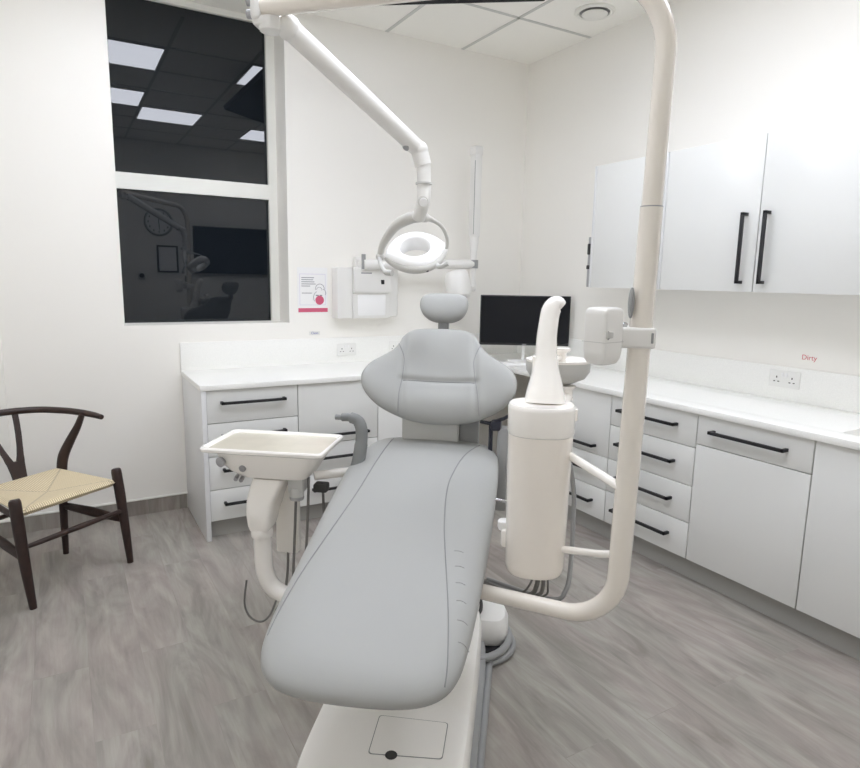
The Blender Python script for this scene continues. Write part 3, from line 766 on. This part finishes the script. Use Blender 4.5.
# ------------------------------------------------------------------ operating light on its post
PX, PY = .679, -.322
lt = cthing('operating_light', 'white dental operating light on a tall bent post over the chair', 'dental light', (PX, PY, 0))
ZB = .560; RB = .15
d0 = (Vector((.600, -.305, 0)) - Vector((.279, -.172, 0))).normalized()
d0 = (Vector((PX, PY, 0)) - Vector((.279, -.165, 0))).normalized()
start = Vector((PX, PY, ZB)) - d0*RB
bend = [start + d0*(RB*math.sin(PI/2*k/10)) + Vector((0, 0, 1))*(RB*(1-math.cos(PI/2*k/10))) for k in range(11)]
low = [(.10, -.095, .535), (.279, -.165, .546)]
def lean(p): return (p[0]+.0165*(p[2]-1.35), p[1], p[2])
m = MB(CF); P1 = low + [lean(p) for p in bend] + [lean((PX, PY, z)) for z in (.85, 1.0, 1.2, 1.45, 1.685)]
r1 = [.0235, .0235] + [.0245+.005*k/10 for k in range(11)] + [.0298, .0296, .0292, .0284, .0276]
m.tube(P1, r1, 24); m.build('lower_post', M_ivory, lt)
AE = Vector((-.414, -.107, 2.262)); ZA = 2.24; RT = .20
d1 = (Vector((AE.x, AE.y, 0))-Vector((PX, PY, 0))).normalized()
P2 = [lean((PX, PY, z)) for z in (1.685, 1.8, 1.9, ZA-RT)]
for k in range(1, 11):
    a = PI/2*k/10; P2.append(lean(Vector((PX, PY, ZA-RT)) + d1*(RT*(1-math.cos(a))) + Vector((0, 0, RT*math.sin(a)))))
q0 = Vector((PX, PY, ZA))+d1*RT
q0.x += .014
P2 += [tuple(q0.lerp(AE, f_)) for f_ in (.15, .4, .7, 1)]
m = MB(CF); m.tube(P2, [.0248]*len(P2), 24); m.build('upper_post', M_ivory, lt)
m = MB(CF); m.lathe([(.0278, 1.682), (.0278, 1.685)], (PX+.0055, PY, 0)); m.build('post_joint', M_hose, lt)
m = MB(CF); m.ball((PX-.031, PY-.022, 1.447), (.008, .012, .040)); m.build('side_cap', M_hose, lt)
# knuckle at the end of the horizontal arm
m = MB(CF); m.box((AE.x-.014, AE.y-.033, AE.z-.04), (AE.x+.016, AE.y+.033, AE.z+.036), .012, seg=3); m.build('arm_end', M_plast2, lt)
for dz in (.012, -.022):
    m = MB(CF); m.tube([(AE.x-.026, AE.y-.015, AE.z+dz), (AE.x-.006, AE.y-.015, AE.z+dz)], .0125); m.build('bolt', M_silver, lt)
m = MB(CF); m.lathe([(.022, -.066), (.032, -.061), (.035, -.045), (.032, -.026)], (AE.x+.034, AE.y+.01, AE.z)); m.box((AE.x-.012, AE.y-.025, AE.z-.052), (AE.x+.05, AE.y+.035, AE.z-.024), .010); m.build('swivel', M_plast2, lt)
SA = Vector((-.336, -.074, 2.219)); EL = Vector((.008, .244, 1.932)); ds = (EL-SA).normalized()
m = MB(CF); m.ball(SA, .036); m.build('shoulder', M_plast2, lt)
m = MB(CF); m.tube([SA+ds*.02, SA+ds*.08, SA+ds*.3, EL-ds*.06, EL-ds*.02], [.0315, .0315, .0305, .0285, .028], 18); m.build('spring_arm', M_plast2, lt)
low_ = ds.cross(Vector((0, -1, 0))); low_ = low_ if low_.z < 0 else -low_
m = MB(CF); m.tube([SA+ds*.06+low_*.0285, EL-ds*.12+low_*.0265], .005, 8); m.build('arm_slot', M_hose, lt)
m = MB(CF); m.ball(EL, .031); m.tube([EL, EL+Vector((.014, .004, -.05))], .029, 16); m.build('elbow', M_plast2, lt)
m = MB(CF); m.ball(EL-ds*.04+low_*.021, (.018, .026, .014)); m.build('elbow_pad', M_hose, lt)
m = MB(CF); m.tube(catmull([EL+Vector((.014, .004, -.04)), (.026, .245, 1.83), (.026, .243, 1.77), (.016, .252, 1.735), (.004, .268, 1.705)], 5), [.0245]*5+[.0235]*5+[.0235]*5+[.0235]*5+[.022], 18); m.build('drop_tube', M_plast2, lt)
m = MB(CF); m.lathe([(.0285, -.003), (.0285, .003)], (.025, .244, 1.822)); m.build('drop_joint', M_grey, lt)
m = MB(CF); m.tube([(.026, .235, 1.762), (.030, .200, 1.757)], .0185); m.build('knob_ring', M_rim, lt)
m = MB(CF); m.tube([(.027, .23, 1.760), (.034, .188, 1.752)], .0145); m.build('lock_knob', M_white, lt)
m = MB(CF); m.ball((-.166, .415, 1.578), .016); m.build('yoke_hinge', M_rim, lt)
# yoke: a slim fork over the head
yk = catmull([(-.168, .418, 1.578), (-.146, .388, 1.627), (-.094, .341, 1.683), (-.040, .295, 1.707), (.001, .277, 1.712), (.038, .323, 1.710), (.071, .386, 1.691), (.087, .443, 1.651), (.085, .458, 1.612)], 6)
n_ = len(yk); rr = []
for i in range(n_):
    f_ = i/(n_-1); rr.append(.010+.011*math.exp(-((f_-.38)/.26)**2) if f_ < .6 else .0065+.0145*math.exp(-((f_-.38)/.2)**2))
m = MB(CF); m.tube(yk, rr, 14, ref=(1, 0, 0)); m.build('yoke', M_rim, lt)
# lamp head: eye-shaped ring seen from behind and above
HC = Vector((-.036, .462, 1.606)); al = math.radians(42)
hx = Vector((.221, .075, .050)).normalized(); f0 = Vector((-.10, .99, 0)).normalized()
hv0 = f0*math.cos(al)+Vector((0, 0, 1))*math.sin(al); hv = (hv0-hx*hv0.dot(hx)).normalized(); hn = hx.cross(hv)
if hn.z < 0: hn = -hn
NN = 72; rings = []
def eye(k, rx, rv, ex=.92, ev=1.35):
    a = 2*PI*k/NN; c_, s_ = math.cos(a), math.sin(a)
    return rx*math.copysign(abs(c_)**ex, c_), rv*math.copysign(abs(s_)**ev, s_)
def pt(x, v, h): return HC+hx*x+hv*v+hn*h
for k in range(NN):
    ox, ov = eye(k, .120, .106, .95, 1.55); ix, iv = eye(k, .060, .056, 1, 1); iv += .008
    ring = [pt(ox*f_, ov*f_, h) for f_, h in ((1., -.014), (1.0, 0), (.95, .008), (.86, .014))]
    for f_, h in ((.4, .017), (.08, .013), (0, .006), (0, -.050), (.06, -.054)):
        ring.append(pt(ix+(ox-ix)*f_, iv+(ov-iv)*f_, h))
    ring.append(pt(ix+(ox-ix)*.5, iv+(ov-iv)*.5, -.045)); ring.append(pt(ix+(ox-ix)*.88, iv+(ov-iv)*.88, -.032))
    rings.append(ring)
m = MB(CF); m.loft(rings, closed=True); head = m.build('lamp_head', M_lamp, lt, angle=50)
m = MB(CF); pts = []
for k in range(NN//2, NN+1):
    ox, ov = eye(k, .120, .107, .95, 1.55); pts.append(pt(ox, ov, -.008))
m.tube(pts, [.004+.011*math.sin(PI*i/(len(pts)-1))**.6 for i in range(len(pts))], 10); m.build('rim', M_rim, head)
sp = pt(.010, -.110, -.010)
m = MB(CF); m.box(sp-Vector((.012, .008, .008)), sp+Vector((.012, .006, .008)), .002); m.build('sensor', M_hole, head)
m = MB(CF); m.tube(catmull([(-.170, .416, 1.580), (-.160, .39, 1.558), (-.145, .362, 1.535), (-.126, .34, 1.519), (-.100, .325, 1.516)], 6), [.0085]*18+[.011]*7, 10); m.build('grip', M_grey, lt)
m = MB(CF); m.tube(catmull([(.062, .455, 1.585), (.052, .435, 1.560), (.060, .401, 1.545), (.078, .382, 1.544), (.101, .377, 1.555)], 5), .009, 10); m.build('grip', M_grey, lt)

# ------------------------------------------------------------------ holder clamped to the post
hl = cthing('instrument_holder', 'white boxy instrument holder clamped to the tall post', 'holder', (.60, -.37, 1.30))
FH = CF @ Matrix.Translation((.580, -.376, 0)) @ Matrix.Rotation(math.radians(47), 4, 'Z')
m = MB(FH)
def hr(a, b2, z, dx=0, dy=0): return [(p[0]+dx, p[1]+dy, p[2]) for p in superring(0, 0, a, b2, z, 9, 40)]
m.loft([hr(.018, .016, 1.293), hr(.030, .026, 1.297), hr(.036, .032, 1.310), hr(.038, .034, 1.33), hr(.038, .034, 1.418), hr(.037, .033, 1.428), hr(.032, .029, 1.434), hr(.024, .022, 1.436)])
m.build('holder_body', M_plast2, hl)
m = MB(FH); m.box((-.034, -.0375, 1.362), (-.008, -.030, 1.378), .003); m.build('holder_slot', M_grey, hl)
m = MB(FH); m.lathe([(.012, 0), (.012, .0025)], (-.022, -.0335, 1.369), 3, axis=(0, -1, 0)); m.build('slot_hole', M_hose, hl)
m = MB(FH); m.box((-.0386, -.0346, 1.3505), (.0386, .0346, 1.3522)); m.build('body_seam', M_grey, hl)
m = MB(CF); m.box((.600, -.362, 1.334), (PX+.033, -.285, 1.386), .008, seg=3); m.build('clamp', M_plast2, hl)
m = MB(CF); m.lathe([(.010, 1.386), (.012, 1.393), (.007, 1.398)], (.634, -.33, 0)); m.build('clamp_screw', M_steel, hl)
m = MB(CF); m.box((PX+.020, -.3635, 1.348), (PX+.026, -.3605, 1.374)); m.build('clamp_slot', M_hose, hl)

# ------------------------------------------------------------------ instrument table left of the chair
it = cthing('instrument_table', 'white instrument table on a bent arm left of the chair', 'instrument table', (-.56, .25, 0))
TX0, TX1, TY0, TY1 = -.794, -.316, .132, .448
def trr(ins, z, e=16): return superring((TX0+TX1)/2, (TY0+TY1)/2, (TX1-TX0)/2-ins, (TY1-TY0)/2-ins, z, e, 56)
m = MB(CF); m.loft([trr(.012, .842), trr(.001, .848), trr(0, .858), trr(.004, .863), trr(.010, .8635), trr(.018, .857), trr(.021, .850)], cap=True); m.build('tray', M_plast, it)
m = MB(CF); m.loft([trr(.022, .848), trr(.022, .8535)]); m.build('tray_mat', M_mat, it)
m = MB(CF)
def hb(x0, x1, y0, y1, z): return superring((x0+x1)/2, (y0+y1)/2, (x1-x0)/2, (y1-y0)/2, z, 6, 48)
m.loft([hb(-.62, -.42, .20, .38, .738), hb(-.66, -.40, .185, .395, .743), hb(-.705, -.385, .172, .405, .768), hb(-.742, -.360, .158, .415, .805), hb(-.752, -.335, .15, .425, .848)])
m.build('head_housing', M_plast, it)
m = MB(CF); m.lathe([(.019, 0), (.019, .010), (.014, .012)], (-.712, .160, .808), axis=(-.25, -1, -.1)); m.build('gauge', M_silver, it)
m = MB(CF); m.lathe([(.014, -.012), (.014, .004)], (-.712, .154, .808), axis=(-.25, -1, -.1)); m.build('gauge_dial', M_grey, it)
m = MB(CF); m.lathe([(.013, 0), (.013, .012), (.009, .016)], (-.632, .172, .786), axis=(0, -1, -.15)); m.build('switch_button', M_silver, it)
m = MB(CF); m.box((-.662, .166, .800), (-.657, .175, .810)); m.build('indicator', M_hole, it)
m = MB(CF); m.tube([(-.672, .205, .742), (-.666, .175, .736)], .008); m.tube([(-.650, .205, .738), (-.645, .175, .733)], .008); m.build('coupling', M_silver, it)
# bent arm
m = MB(CF)
m.loft([hb(-.62, -.485, .205, .335, .732), hb(-.625, -.50, .19, .33, .70), hb(-.632, -.52, .17, .32, .65), hb(-.632, -.53, .165, .29, .60), hb(-.625, -.535, .165, .26, .555), hb(-.618, -.545, .17, .245, .535)])
m.build('arm_housing', M_plast, it)
m = MB(CF); m.lathe([(.040, .538), (.042, .528), (.042, .512), (.039, .505)], (-.580, .205, 0)); m.build('arm_collar', M_plast, it)
m = MB(CF); m.tube(catmull([(-.580, .205, .51), (-.578, .205, .44), (-.572, .205, .36), (-.545, .205, .30), (-.48, .20, .268), (-.36, .19, .262), (-.10, .18, .30)], 6), .034, 18); m.build('arm_tube', M_plast, it)
m = MB(CF); m.box((-.560, .29, .40), (-.468, .335, .735), .010); m.build('hose_holder', M_plast, it)
m = MB(CF); m.lathe([(.024, .70), (.027, .69), (.027, .655), (.020, .65)], (-.448, .235, 0)); m.box((-.478, .215, .68), (-.418, .28, .75), .008); m.build('instrument_socket', M_grey, it)
m = MB(CF); m.lathe([(.026, .672), (.028, .660), (.026, .652)], (-.448, .235, 0)); m.build('socket_ring', M_silver, it)
m = MB(CF); m.tube([(-.40, .30, .728), (-.27, .36, .735)], .018, 14); m.build('side_arm', M_plast, it)
m = MB(CF); m.box((-.40, .28, .665), (-.345, .33, .70), .008); m.build('side_bracket', M_hole, it)
hz = [((-.452, .235, .655), (-.458, .23, .5), (-.462, .22, .36), (-.47, .215, .17)),
      ((-.408, .26, .735), (-.41, .25, .6), (-.414, .24, .48), (-.425, .23, .30)),
      ((-.365, .30, .67), (-.362, .30, .55), (-.365, .29, .45), (-.37, .28, .33)),
      ((-.512, .30, .42), (-.51, .28, .32), (-.512, .24, .24), (-.53, .20, .20))]
for h_ in hz:
    m = MB(CF); m.tube(catmull(h_, 5), .0055, 8); m.build('hose', M_thin, it)
m = MB(CF); m.tube(catmull([(-.628, .16, .34), (-.635, .15, .25), (-.615, .15, .195), (-.575, .155, .175), (-.54, .16, .20), (-.515, .17, .26)], 6), .004, 8); m.build('hose', M_thin, it)

# ------------------------------------------------------------------ foot control with its hose
fc = cthing('foot_control', 'white rounded foot control with coiled grey hose on the floor', 'foot control', (.30, .45, 0))
FCM = CF @ Matrix.Translation((.292, .47, 0))
m = MB(FCM); m.loft([superring(0, 0, a, b2, z, 3, 40) for a, b2, z in ((.055, .07, .022), (.078, .095, .03), (.086, .10, .06), (.084, .10, .10), (.07, .085, .132), (.04, .05, .145))]); m.build('pedal_body', M_plast2, fc)
m = MB(FCM); m.loft([superring(0, 0, a, b2, z, 3, 40) for a, b2, z in ((.085, .11, 0), (.088, .115, .02), (.078, .10, .026))]); m.build('base', M_dark, fc)
m = MB(FCM); m.tube(catmull([(-.095, -.02, .02), (-.09, -.09, .08), (-.06, -.10, .14), (-.03, -.06, .16), (-.035, .03, .158), (-.06, .10, .12), (-.08, .12, .05)], 6), .007, 10); m.build('strap', M_dark, fc)
m = MB(FCM); m.box((-.09, .10, .02), (.05, .16, .135), .02, seg=3); m.build('rear_block', M_dark, fc)
for rx, ry, z, w_ in ((.165, .16, .017, 0), (.150, .175, .047, .3)):
    pts = [(-.06+rx*math.cos(a), -.05+ry*math.sin(a), z) for a in [math.radians(-150+260*k/20) for k in range(21)]]
    m = MB(FCM); m.tube(pts, .0155, 12); m.build('hose', M_hose, fc)
m = MB(CF); m.tube(catmull([(.308, .30, .016), (.306, .1, .016), (.304, -.15, .016), (.30, -.4, .016), (.29, -.7, .016)], 6), .0155, 12); m.build('hose', M_hose, fc)

# ------------------------------------------------------------------ wishbone chair
WC = Matrix.Translation((-3.262, -.862, 0)) @ Matrix.Rotation(math.atan2(.589, .809), 4, 'Z')
wc = thing('wishbone_chair', 'dark wooden wishbone chair with woven cream seat by the back wall', 'chair', WC.translation, math.atan2(.589, .809))
def stick(name, pts, rad, flat=1., ref=None, nn_=6, n=14):
    P = catmull(pts, nn_); L_ = len(P)
    if hasattr(rad, '__len__'):
        rr_ = []
        for i in range(L_):
            f_ = i/(L_-1)*(len(rad)-1); a = int(min(f_, len(rad)-2)); rr_.append(rad[a]+(rad[a+1]-rad[a])*(f_-a))
    else: rr_ = [rad]*L_
    return MB(WC).tube(P, rr_, n, flat, ref=ref).build(name, M_wood, wc)
for sx in (-1, 1):
    stick('front_leg', [(.262*sx+.004, 0, 0), (.264*sx, .018, .18), (.264*sx, .040, .36), (.262*sx, .056, .488), (.262*sx, .058, .502)], [.015, .022, .0255, .0255, .014])
    stick('rear_leg', [(.192*sx, .395, 0), (.196*sx, .395, .18), (.200*sx, .392, .36), (.203*sx, .390, .46), (.212*sx, .382, .54), (.232*sx, .350, .62), (.252*sx, .310, .70), (.262*sx, .282, .765)], [.014, .019, .022, .0255, .0265, .023, .018, .014])
    stick('side_stretcher', [(.263*sx, .03, .235), (.23*sx, .21, .255), (.198*sx, .39, .27)], [.012, .018, .012], flat=1.5)
    stick('side_rail', [(.262*sx, .055, .422), (.235*sx, .22, .435), (.203*sx, .39, .450)], .013)
stick('front_stretcher', [(-.263, .025, .285), (0, .025, .285), (.263, .025, .285)], [.010, .014, .010])
stick('rear_stretcher', [(-.198, .394, .315), (0, .394, .315), (.198, .394, .315)], [.010, .013, .010])
stick('top_rail', [(-.276, .155, .762), (-.284, .22, .765), (-.278, .31, .770), (-.245, .41, .777), (-.16, .51, .786), (0, .56, .790), (.16, .51, .786), (.245, .41, .777), (.278, .31, .770), (.284, .22, .765), (.276, .155, .762)], [.013, .0155, .017, .017, .017, .0175, .017, .017, .017, .0155, .013], ref=(0, 0, 1), nn_=8)
# Y-shaped back splat, one continuous bent board with a slot
m = MB(WC)
def splat_pt(x, z): 
    y = .405+.145*((z-.41)/.375)**1.35
    return x, y, z
def board(stations):
    rings = []
    for x0_, x1_, z in stations:
        a = splat_pt(x0_, z); b2 = splat_pt(x1_, z); h_ = .0065
        rings.append([(a[0], a[1]-h_, z), (b2[0], b2[1]-h_, z), (b2[0], b2[1]+h_, z), (a[0], a[1]+h_, z)])
    m.loft(rings)
board([(-.030, .030, .41), (-.032, .032, .45), (-.036, .036, .50), (-.041, .041, .54), (-.044, .044, .556)])
for sg in (1, -1):
    st = []
    for z, c_, hw in ((.553, .026, .0185), (.58, .034, .0145), (.62, .046, .0125), (.68, .062, .0125), (.74, .076, .0125), (.782, .084, .013)):
        st.append((sg*c_-hw, sg*c_+hw, z))
    board(st)
m.build('back_splat', M_wood, wc)
# woven seat, slightly dished, wrapped over its rails
m = MB(WC); G = 24; top = []; bot = []
def sw(y): return .252-.055*(y-.055)/.335
for j in range(G+1):
    y = .040+.372*j/G; rt_, rb_ = [], []
    for i in range(G+1):
        f_ = -1+2*i/G; x = f_*sw(y)
        ex = min(1, (1-abs(f_))/.10); ey = min(1, min(j, G-j)/G/.07)
        e_ = math.sqrt(max(0, 1-(1-ex)**2))*math.sqrt(max(0, 1-(1-ey)**2))
        dish = -.040*(1-max(abs(f_), abs(2*j/G-1)))+.030*(j/G)
        rt_.append(m.v((x, y, .437+.020*e_+dish))); rb_.append(m.v((x, y, .437-.022*e_+.03*j/G)))
    top.append(rt_); bot.append(rb_)
for j in range(G):
    for i in range(G):
        m.bm.faces.new((top[j][i], top[j][i+1], top[j+1][i+1], top[j+1][i])); m.bm.faces.new((bot[j][i], bot[j+1][i], bot[j+1][i+1], bot[j][i+1]))
bmesh.ops.remove_doubles(m.bm, verts=m.bm.verts, dist=.0004)
m.build('seat', M_weave, wc, angle=60)
